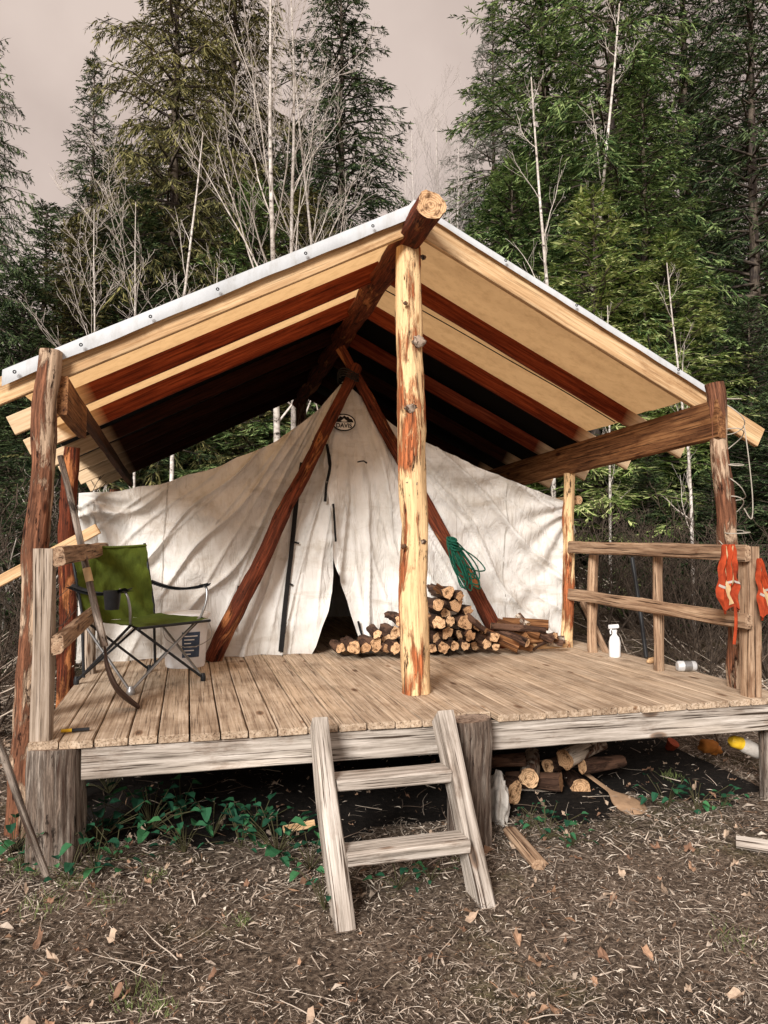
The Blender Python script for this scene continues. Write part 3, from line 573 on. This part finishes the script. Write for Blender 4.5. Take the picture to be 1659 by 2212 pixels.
# bucket
p=PZ(400,1438,DK); bu=thing('plastic_bucket',(p.x,p.y,DK),'white plastic bucket with dark printed label behind the green chair','bucket',local=True)
b=MB(); b.tube([(0,0,.0),(0,0,.02),(0,0,.2),(0,0,.30),(0,0,.302),(0,0,.312),(0,0,.314),(0,0,.345)],[.128,.134,.144,.15,.158,.158,.15,.152],32); b.build('body',M['white'],bu)
b=MB(); b.tube([(0,0,.338),(0,0,.345),(0,0,.362),(0,0,.368)],[.162,.166,.166,.148],32); b.build('lid',M['white'],bu)
b=MB(); a0=-1.72; b.grid(lambda u,v:((.1395+.0105*v)*math.cos(a0+u*.85),(.1395+.0105*v)*math.sin(a0+u*.85),.075+.17*v),16,4); la=b.build('printed_label',M['navy'],bu)
for k in range(6):
    b=MB(); b.grid(lambda u,v:((.143+.0105*(k+.5)/6)*math.cos(-1.62+u*(.3+.15*(k%3))),(.143+.0105*(k+.5)/6)*math.sin(-1.62+u*(.3+.15*(k%3))),.095+.024*k+.007*v),8,1); b.build('print_line',M['white'],la)
b=MB(); b.tube(curve([(.155,0,.30),(.17,-.09,.2),(.03,-.19,.15),(-.12,-.14,.2),(-.155,0,.30)],6),.003,6); b.build('handle',M['steel'],bu)
# shovel
sv=thing('long_handled_shovel',PZ(300,1528,DK),'long wooden handled shovel leaning on the left railing with its blade on the deck','shovel')
top=PY(130,985,4.42); bl=PY(226,1395,4.24)
b=MB(); b.tube([top.lerp(bl,i/10)+V((0,0,.012*math.sin(i*.6))) for i in range(11)],[.016+.0004*i for i in range(11)],10); h=b.build('handle',M['stump'],sv)
b=MB(); b.tube([top.lerp(bl,.60),top.lerp(bl,.67)],.0205,10); b.build('yellow_tape',M['lime'],h)
b=MB(); pts=curve([bl+(top-bl)*.08,bl,PY(232,1440,4.2),PY(255,1490,4.16),PZ(300,1528,DK+.012)],6); nn=len(pts)
b.tube(pts,[.018 if i<7 else .018+.045*math.sin(math.pi*(i-6)/(nn-4)) for i in range(nn)],12,fx=.22,hint=(1,.2,.4)); b.build('blade',plain('rusty_steel',(.06,.035,.025),.6,.3),sv)
# small deck things
p=PZ(1328,1419,DK); sb=thing('spray_bottle',(p.x,p.y,DK),'white plastic spray bottle standing on the right side of the deck','bottle',local=True)
b=MB(); b.tube([(0,0,0),(0,0,.01),(0,0,.11),(0,0,.145),(0,0,.165),(0,0,.18)],[.038,.042,.042,.034,.017,.015],18); b.build('body',M['white'],sb)
b=MB(); b.tube([(0,0,.18),(0,0,.2)],.018,12); b.board((-.045,0,.222),(.03,0,.225),.022,.03,c=.006); hd=b.build('spray_head',M['white'],sb)
b=MB(); b.tube([(-.025,0,.21),(-.035,0,.19),(-.032,0,.17)],.006,6); b.build('trigger',M['white'],hd)
p=PZ(1483,1450,DK); cn_=thing('drink_can',(p.x,p.y,DK),'silver can lying on its side near the right edge of the deck','can',local=True,rz=-.25)
b=MB(); b.tube([(-.062,0,.034),(-.055,0,.034),(.055,0,.034),(.062,0,.034)],[.027,.034,.034,.027],20); b.build('body',M['tin'],cn_)
b=MB(); b.tube([(-.02,0,.034),(.03,0,.034)],.0346,20,cap=False); b.build('wrapper_band',M['steel'],cn_)
p=PZ(1408,1433,DK); b=MB(); b.tube([(p.x-.04,p.y,DK+.012),(p.x-.02,p.y,DK+.02),(p.x+.02,p.y+.01,DK+.022),(p.x+.05,p.y+.02,DK+.012)],[.008,.02,.022,.006],8,wob=.5); tag(b.build('wood_chunk',M['light']),'small pale wood chunk on the deck beside the spray bottle','chunk')
p=PZ(155,1583,DK); kn=thing('folding_knife',(p.x,p.y,DK),'small black and yellow knife at the left front corner of the deck','knife',local=True,rz=.1)
b=MB(); b.board((-.0,0,.012),(.075,0,.012),.02,.014,c=.004); b.build('grip',M['black'],kn); b=MB(); b.board((-.045,0,.012),(.0,0,.012),.018,.013,c=.004); b.build('yellow_grip',M['yellow'],kn)
# vests
def vest(rows,Y,label,strips,strap=None):
    rows_y=[r[0] for r in rows]; y0,y1=rows_y[0],rows_y[-1]
    def f(u,v,o=0):
        py=y0+(y1-y0)*v; a=np.interp(py,rows_y,[r[1] for r in rows])+3*nz(v*6,Y); c=np.interp(py,rows_y,[r[2] for r in rows])+4*nz(v*7,Y+4)
        py2=py+v*(9*math.sin(u*7)+8*nz(u*4,Y))
        q=PY(a+(c-a)*u,py2,Y); q.y+=.016*math.sin(u*17+v*3+2*nz(u*3,v*3))*min(1,.3+v*3)+.016*nz(u*6,v*7,Y)-o; return q
    b=MB(); b.grid(f,40,48); o=b.build('safety_vest',M['orange']); tag(o,label,'vest','orange vests on the right railing')
    for (u0,v0,u1,v1,wd,mt) in strips:
        b=MB()
        def g(s,t):
            u=u0+(u1-u0)*s; v=v0+(v1-v0)*s
            if abs(u1-u0)>abs(v1-v0): v+=wd*(t-.5)
            else: u+=wd*3*(t-.5)
            return f(min(1,max(0,u)),min(1,max(0,v)),.006)
        b.grid(g,20,3); b.build('reflective_strip',M[mt],o)
    if strap:
        b=MB(); P=curve([PY(a,c,Y) for a,c in strap],6)
        b.tube(P,.011,8,fx=.25,hint=(0,1,0)); b.build('hanging_strap',M['orange'],o)
vest([(1176,1560,1586),(1205,1559,1588),(1245,1553,1593),(1290,1550,1597),(1316,1562,1599)],3.57,'orange mesh safety vest hanging inside the corner of the right railing',[(.2,.02,.5,.95,.03,'lime'),(.8,.02,.45,.95,.03,'lime'),(.03,.62,.97,.58,.035,'reflect')],[(1588,1305),(1590,1345),(1586,1392)])
vest([(1206,1636,1644),(1240,1637,1652),(1290,1639,1668),(1330,1642,1680)],3.53,'orange mesh safety vest hanging at the right edge of the picture, outside the railing post',[(.3,.05,.5,.95,.03,'lime'),(.05,.6,.95,.55,.04,'reflect')])
# ------------------------------------------------------------------ under the deck and on the ground
for i,(a,c,r,mt,ang) in enumerate(((1112,1712,27,'fire',-.5),(1143,1680,22,'birchfire',.5),(1156,1738,19,'fire',-.2),(1184,1655,17,'fire',1.0),(1220,1640,24,'birchfire',1.2),(1212,1690,22,'fire',-.9),(1254,1702,22,'fire',.3),(1194,1725,23,'birchfire',-1.1),(1258,1655,16,'fire',1.3),(1135,1640,15,'fire',-1.2))):
    y=4.0+.06*(i%4); p=PY(a,c,y); rr=r*4.1/1650; b=MB()
    b.log(p,p+V((math.sin(ang)*.32,math.cos(ang)*.32,.05*math.sin(i*2))),rr,rr*.85,n=16,segs=6,wob=.3,bend=.008)
    tag(b.build('firewood_log',[M[mt],M['end']]),'rough log in the small heap on the ground under the deck','log','logs heaped under the deck')
b=MB(); q0=PY(1262,1668,4.1); q1=PY(1388,1760,3.70); pts=[q0.lerp(q1,t) for t in np.linspace(0,1,18)]
b.tube(pts,[.017]*8+[.02,.035,.055,.072,.083,.088,.088,.084,.07,.035],14,fx=.16,hint=(.2,-.8,.55)); tag(b.build('wooden_paddle',plain('paddle_wood',(.36,.23,.14),.7,0,.35,14)),'worn wooden paddle lying with its blade out from under the deck','paddle')
b=MB(); q=PY(1076,1735,3.8)
def sack(u,v):
    a=u*6.2832; t=v*math.pi; r=math.sin(t); d=1+.5*nz(math.cos(a)*2,math.sin(a)*2,t*2)+.22*math.sin(a*7+t*3)
    return q+V((.045*r*math.cos(a)*d,.07*r*math.sin(a)*d,.16*math.cos(t)+.03*nz(a*2,t*3)))
b.grid(sack,44,30); tag(b.build('cloth_sack',M['sack']),'crumpled whitish cloth sack beside the stump next to the steps','sack')
def splitlog(p0,p1,r,label,name='split_log',mt='rail'):
    b=MB(); p0=V(p0);p1=V(p1); b.board(p0,p1,r*1.5,r,segs=10,warp=.022,c=r*.35); tag(b.build(name,[M[mt],M['end']]),label,'log')
splitlog(PZ(1102,1795,.04),PZ(1165,1868,.03),.05,'split grey log on the ground right of the steps','split_log','rail')
splitlog(PZ(1590,1820,.03),PZ(1690,1835,.03),.045,'split pale log lying at the right edge of the ground','split_log','grey')
splitlog(PZ(612,1793,.03),PZ(680,1780,.04),.03,'yellowish wood offcut on the ground left of the steps','wood_offcut','light')
b=MB(); b.tube(curve([PY(-25,1560,2.9),PY(10,1640,2.95),PY(55,1770,3.0),PY(100,1890,3.05)],6),.014,10); tag(b.build('leaning_pole',M['stump']),'thin grey pole slanting across the left edge of the picture','pole')
p=PY(1445,1650,4.7); p.z=ground(p.x,p.y); pt=thing('flower_pot',p,'rusty red pot on the ground beneath the right part of the deck','pot',local=True); pt.rotation_euler=(.5,.3,0); pt.scale=(.55,.55,.55)
b=MB(); b.tube([(0,0,0),(0,0,.02),(0,0,.1)],[.05,.055,.07],16); b.build('body',M['terra'],pt); b=MB(); b.tube([(0,0,.095),(0,0,.12)],[.078,.08],16); b.build('rim',M['terra'],pt)
p=PY(1530,1612,4.4); b=MB(); b.lump(p,.07,.05,.045,0,.4,16); b.lump(p+V((.06,.02,-.03)),.05,.05,.035,0,.4,14); tag(b.build('burlap_bundle',plain('amber_cloth',(.40,.15,.03),.8)),'amber coloured bundle beneath the right end of the deck','bundle')
p=PY(1600,1604,3.80); jb=thing('plastic_jug',p,'pale plastic jug with yellow top lying beneath the right corner of the deck','jug',local=True)
b=MB(); b.tube([(.0,0,-.005),(.02,0,-.015),(.11,0,-.06),(.13,0,-.07)],[.03,.042,.042,.03],14); b.build('body',M['sack'],jb); b=MB(); b.tube([(-.07,0,.02),(-.055,0,.012),(.0,0,-.005)],[.02,.034,.037],12); b.build('cap',M['yellow'],jb)
M['stemg']=plain('stem_green',(.07,.065,.03))
def plant(px,py,n,s,label,mt='plant',lf=1.0):
    p=PZ(px,py,.03); p.z=ground(p.x,p.y); t=thing('leafy_plant',p,label,'plant','low leafy plants at the edge of the deck',local=True)
    bs=MB(); bl=MB()
    for i in range(n):
        a=rnd.uniform(0,6.28); h=rnd.uniform(.02,.17)*s; r=rnd.uniform(.03,.17)*s; e=V((r*math.cos(a),r*math.sin(a),h)); bs.tube([(0,0,0),e*.5+V((0,0,.02)),e],.0018,4,0,False)
        L=rnd.uniform(.02,.042)*s*lf; d=V((math.cos(a+rnd.uniform(-1.2,1.2)),math.sin(a),rnd.uniform(-.6,.3))).normalized(); sdv=d.cross(V((rnd.uniform(-.4,.4),rnd.uniform(-.4,.4),1))).normalized()*L*.55; nn=V((0,0,L*.25))
        bl.add([e,e+d*L*.3+sdv*.9+nn,e+d*L*.75+sdv*.85+nn,e+d*L*1.2+sdv*.4,e+d*L*1.5,e+d*L*1.2-sdv*.4,e+d*L*.75-sdv*.85+nn,e+d*L*.3-sdv*.9+nn,e+d*L*.7],[(0,1,8),(1,2,8),(2,3,8),(3,4,8),(4,5,8),(5,6,8),(6,7,8),(7,0,8)],None,0,False)
    bs.build('stem',M['stemg'],t); bl.build('foliage',M[mt],t)
for i,(a,c,n,s) in enumerate(((215,1840,20,1.2),(235,1740,16,1.1),(325,1805,30,1.4),(120,1890,12,.9),(205,1905,14,1.),(400,1840,14,1.),(600,1840,28,1.2),(670,1870,16,.9),(700,1950,10,.8),(860,1910,12,.8),(930,1890,10,.7),(1180,1800,16,1),(1235,1815,14,.9),(1140,1775,12,.8),(1440,1740,14,1),(1505,1745,16,1),(250,1880,12,.9),(520,1820,16,1.1),(1560,1740,10,.8),(40,1900,14,1.),(150,1930,12,.9),(460,1800,16,1.1),(30,1860,14,1.1),(560,1790,16,1.1),(390,1770,16,1.1))):
    plant(a,c,n,s,'low dark green leafy plant on the ground at the foot of the deck',lf=1.15 if a<700 else 1.0)
p=PD(1335,1150,9.6); p.z=ground(p.x,p.y); fe=thing('fern',p,'green fern on the slope behind the right railing','fern',local=True); b=MB()
for i in range(16):
    a=rnd.uniform(0,6.28); L=rnd.uniform(.35,.6)
    for k in range(14):
        t=k/14; q=V((math.cos(a)*L*t,math.sin(a)*L*t,.45*t-.4*t*t)); s_=V((-math.sin(a),math.cos(a),-.1))*.09*(1-t)
        for sg in (-1,1): b.add([q,q+s_*sg+V((0,0,.01)),q+s_*sg*.6+V((math.cos(a)*.03,math.sin(a)*.03,0))],[(0,1,2)],None,0,False)
b.build('fronds',M['fir'],fe)
# ------------------------------------------------------------------ trees
def conifer(seed,H,R,nb,droop,up,twd,tl=1.0,pw=.8,base=.06):
    r=random.Random(seed); fv=[];ff=[]; wb=MB()
    wb.tube([(.05*nz(i*.7,seed),.05*nz(i*.7,seed+5),H*i/12) for i in range(13)],[max(.012,R*.055*(1-i/12.3)) for i in range(13)],8)
    def rh(p,d,l,w):
        s=d.cross(V((r.gauss(0,.7),r.gauss(0,.7),1)))
        if s.length<1e-4: return
        s=s.normalized()*w; k=len(fv); m=p+d*l*.45
        fv.extend([tuple(p),tuple(m+s),tuple(p+d*l),tuple(m-s)]); ff.append((k,k+1,k+2,k+3))
    for i in range(nb):
        t=(i+r.random())/nb; h=H*(base+(1-base)*t*.99); L=R*(1-t)**pw*r.uniform(.4,1.15)+.1
        a=i*2.39996+r.uniform(-.5,.5); o=V((math.cos(a),math.sin(a),0)); sd=V((-o.y,o.x,0)); upk=up*r.uniform(.3,1.5)+.35*t; dr=droop*r.uniform(.6,1.4)*(1-.6*t)
        def pt(s): return V((0,0,h))+o*L*s*(1-.12*s*dr)+V((0,0,1))*L*(upk*s-dr*s*s)+sd*L*.08*math.sin(s*3+i)
        wb.tube([pt(0),pt(.5),pt(1)],[.012+.012*L,.008+.006*L,.004],3,0,False)
        n=max(3,int(L/.13))
        for k in range(n):
            s=(k+.6+r.uniform(-.3,.3))/n
            if s<.15: continue
            p=pt(s); tan=(pt(min(1,s+.05))-pt(s-.05)).normalized()
            for sg in (-1,1):
                l=tl*min(.55,.14+.30*L*(1-.75*s))*r.uniform(.4,1.15)
                d=(tan*r.uniform(.4,.9)+sd*sg*r.uniform(.4,1)+V((0,0,-twd*r.uniform(.2,1.3)+r.gauss(0,.15)))).normalized()
                rh(p,d,l,.006+.006*r.random()); cx=d.cross(V((0,0,1)))
                for q in (.12,.27,.42,.57,.72,.87):
                    for s2 in (-1,1):
                        if r.random()<.15: continue
                        d2=(d*.8+cx*s2*r.uniform(.35,.95)+V((0,0,-twd*.4*r.random()+r.gauss(0,.28)))).normalized()
                        rh(p+d*l*q,d2,(.045+.28*l*(1-.6*q))*r.uniform(.7,1.3),.007+.008*r.random())
            if r.random()<.5: rh(p,(tan+V((r.gauss(0,.3),r.gauss(0,.3),r.uniform(-.1,.45)))).normalized(),.16*tl,.018)
    me=bpy.data.meshes.new('crown'); me.from_pydata(fv,[],ff); me.update(); me.materials.append(M['fir'])
    tb=wb.build('trunk',M['trunk'],local=True); tm=tb.data; bpy.data.objects.remove(tb)
    return tm,me,H
CON={'fir':conifer(1,14,2.8,290,.48,.18,.42,1.2),'firb':conifer(2,14,2.6,280,.66,.25,.6,1.2),'cedar':conifer(3,14,3.0,290,.80,.30,1.0,1.25,.7),'young':conifer(4,7,1.9,230,.42,.28,.3,1.1,.8)}
def place(kind,px,D,top,mt,label,wx=1.0,group=None,name='conifer_tree'):
    p=PD(px,1165,D); g=ground(p.x,p.y)-.1; Ht=(PD(px,top,D)).z-g; tm,cm,H=CON[kind]; s=Ht/H
    t=thing(name,(p.x,p.y,g),label,'tree',group,local=True,rz=rnd.uniform(0,6.28)); t.scale=(s*wx,s*wx,s)
    for n_,me in (('trunk',tm),('crown',cm)):
        o=bpy.data.objects.new(n_,me); COL.objects.link(o); o.parent=t
        if n_=='crown': o.material_slots[0].link='OBJECT'; o.material_slots[0].material=M[mt]
place('fir',190,15,85,'firdark','pointed dark fir with its tip standing alone against the sky at the left',.9)
place('cedar',-60,12,-20,'firdark','drooping dark conifer cut off by the left edge of the picture',.9)
place('cedar',370,14.5,-420,'cedar','tall yellow green drooping cedar left of the bare birches',1.0)
place('cedar',500,17.5,-330,'cedar','tall drooping cedar directly behind the bare birches',1.1)
place('firb',735,17,-190,'firdark','dark conifer just left of the gap of open sky',1.3)
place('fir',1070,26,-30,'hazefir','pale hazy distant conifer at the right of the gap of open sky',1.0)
place('fir',1180,15,-420,'fir','tall green fir bordering the right of the gap of open sky',1.25)
place('firb',1330,13.0,-600,'fir','tallest green fir above the right slope of the roof',1.05)
place('fir',1490,15.5,-450,'firdark','green fir second from the right edge of the picture',1.05)
place('firb',1640,13,-480,'firdark','dark fir cut off by the right edge of the picture',1.0)
place('young',1290,11.3,400,'firbright','yellow green young fir behind the right slope of the roof',1.35)
place('young',1110,13.5,330,'fir','mid green young fir showing just right of the ridge log end',1.3)
place('young',1450,11.6,500,'firbright','bright young fir above the right roof eave',1.4)
place('young',1625,11.5,640,'firdark','low young fir behind the right front post',1.2)
place('fir',1400,12.3,60,'fir','mid height green fir standing between the two young bright firs',1.3)
place('young',40,12,560,'firdark','low dark young fir behind the left front post',1.2)
place('young',160,13,470,'cedar','low olive young conifer behind the left roof eave',1.2)
place('young',540,14,380,'fir','green young fir behind the bare birches',1.2)
place('young',290,13.5,400,'firdark','dark young fir behind the middle of the left roof slope',1.3)
place('young',660,14,400,'cedar','olive young conifer just left of the ridge of the roof',1.3)
place('young',-20,7.4,880,'firdark','low dark fir sapling at the left edge behind the slanting board',1.5)
place('young',130,8.6,900,'firdark','low dark fir sapling seen between the two left posts',1.4)
place('young',1690,9.6,820,'firdark','low dark fir sapling at the right edge behind the orange vests',1.4)
place('young',1560,11,880,'firdark','low dark fir sapling on the slope left of the right front post',1.4)
for px,D,top in ((1320,11.5,930),(1400,10.4,980),(1480,11.2,940),(1270,12.5,940),(1620,10.2,900),(1540,9.4,1010)): place('young',px,D,top,'firdark','low dark fir thicket on the slope under the right eave',1.6,'low firs under the right eave')
for px,D,top in ((-60,21,360),(90,20,430),(250,22,300),(330,21,240),(420,20,250),(560,22,200),(640,21,240),(700,20,320),(800,22,420),(860,24,470),(940,25,470),(1010,26,430),(1130,21,300),(1240,22,210),(1380,20,180),(1520,22,140),(1640,20,180),(1740,22,220),(-180,19,240)):
    place(('fir','firb','young')[int(D+px)%3],px,D,top,'firdark','dark conifer in the dense second row of forest behind the shelter',1.2,'second row forest conifers')
def bare(seed,H,r0,depth,spread,mt,lean=(0,0),dens=2.3,cl=.36,stems=1,rmin=.0025):
    r=random.Random(seed); tb=MB(); bb=MB() if stems==1 else tb
    def br(mb,p,d,L,rad,lev):
        k=8 if lev==0 else (5 if lev<3 else 3); pts=[p.copy()]; q=p.copy(); dd=d.copy()
        for i in range(k):
            j=(.022 if stems==1 else .12) if lev==0 else .16; dd=(dd+V((r.gauss(0,j),r.gauss(0,j),.06+(.05 if lev else 0)))).normalized(); q=q+dd*L/k; pts.append(q.copy())
        e=.25 if lev==0 else .3
        mb.tube(pts,[max(rmin,rad*(1-(1-e)*i/k)) for i in range(k+1)],7 if lev==0 else (5 if lev==1 else 3),0,lev==0)
        if lev>=depth: return
        n={0:max(3,int(H*dens)),1:7,2:5,3:3}.get(lev,2)
        for c in range(n):
            t=(.22 if lev==0 else .2)+.78*(c+r.random())/n; t=min(t,.99); x=t*k; i=int(x); pp=pts[i].lerp(pts[min(i+1,k)],x-i); ax=(pts[min(i+1,k)]-pts[i]).normalized()
            a=r.uniform(0,6.28); o=V((math.cos(a),math.sin(a),0)); nd_=(ax*r.uniform(.7,1.1)+o*spread*r.uniform(.5,1.1)).normalized()
            br(bb,pp,nd_,L*(cl if lev==0 else .5)*r.uniform(.6,1.2)*(1-.45*t),rad*(1-.7*t)*.38,lev+1)
    for sI in range(stems):
        if stems>1:
            a=r.uniform(0,6.28); lean=(math.cos(a)*r.uniform(.2,.9),math.sin(a)*r.uniform(.2,.9))
        br(tb,V((0,0,0)),V((lean[0],lean[1],1)).normalized(),H*(1 if stems==1 else r.uniform(.5,1)),r0,0)
    a=tb.build('trunk',M['birch'] if (mt=='twig' and stems==1) else M[mt],local=True); am=a.data; cm=None
    bpy.data.objects.remove(a)
    if stems==1:
        c=bb.build('branches',M[mt],local=True); cm=c.data; bpy.data.objects.remove(c)
    return am,cm,H
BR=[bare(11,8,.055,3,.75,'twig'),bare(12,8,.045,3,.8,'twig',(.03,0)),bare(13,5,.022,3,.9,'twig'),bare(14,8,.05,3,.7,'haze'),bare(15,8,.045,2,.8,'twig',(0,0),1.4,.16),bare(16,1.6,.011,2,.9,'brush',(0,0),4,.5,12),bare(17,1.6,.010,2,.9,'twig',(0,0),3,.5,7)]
def placeb(k,px,D,top,label,rot,group=None,wx=1):
    p=PD(px,1165,D); g=ground(p.x,p.y)-.05; tm,bm,H=BR[k]; s=(PD(px,top,D).z-g)/H
    if bm is None:
        t=bpy.data.objects.new('bare_shrub',tm); COL.objects.link(t); t.location=(p.x,p.y,g); t.rotation_euler=(0,0,rot); tag(t,label,'shrub',group)
    else:
        t=thing('bare_birch_tree',(p.x,p.y,g),label,'tree',group,local=True,rz=rot)
        for n_,me in (('trunk',tm),('branches',bm)): o=bpy.data.objects.new(n_,me); COL.objects.link(o); o.parent=t
    t.scale=(s*wx,s*wx,s)
placeb(0,602,10.6,-60,'white barked bare birch rising straight above the left roof slope',.3)
placeb(1,632,11.2,-20,'second bare birch just right of the straight white birch',2.1)
placeb(4,700,11.6,150,'bare birch nearest the ridge on the left of the roof',4.0)
placeb(4,368,10.6,250,'slender bare birch with white trunk above the middle of the left roof slope',1.1)
for px,D,top,rot in ((205,10.4,440,.5),(290,10.8,430,2)): placeb(2,px,D,top,'thin bare sapling in the thicket above the left eave',rot,'bare saplings above the left eave')
placeb(4,1197,10.9,100,'bare birch with white trunk above the middle of the right roof slope',2.6)
placeb(4,1275,12.0,-30,'thin bare birch right of the white trunk above the right roof slope',.7)
placeb(4,1497,9.0,560,'pale trunked birch standing on the slope behind the right railing',3.9)
placeb(4,1318,10.0,640,'slim pale trunk on the slope seen under the right eave',1.9)
for i,(px,D,top) in enumerate(((1300,8.6,1100),(1360,9.2,1100),(1420,8.4,1130),(1530,8.2,1130),(1660,7.6,1100),(1510,7.2,1200))):
    placeb(5,px,D,top,'tangled leafless shrub on the slope behind the right railing',i*1.3,'leafless shrubs behind the right railing',1.4)
for i,(px,D,top) in enumerate(((-60,6.2,1080),(10,7.4,1060),(60,6.0,1190),(110,7.8,1060),(150,8.8,1040),(-20,5.2,1250),(50,9.4,1000),(200,9.6,1010),(-110,8.2,1020))):
    placeb(5+(i%3==1),px,D,top,'tangled leafless shrub in the undergrowth left of the tent',i*1.7,'leafless shrubs left of the tent',1.4)
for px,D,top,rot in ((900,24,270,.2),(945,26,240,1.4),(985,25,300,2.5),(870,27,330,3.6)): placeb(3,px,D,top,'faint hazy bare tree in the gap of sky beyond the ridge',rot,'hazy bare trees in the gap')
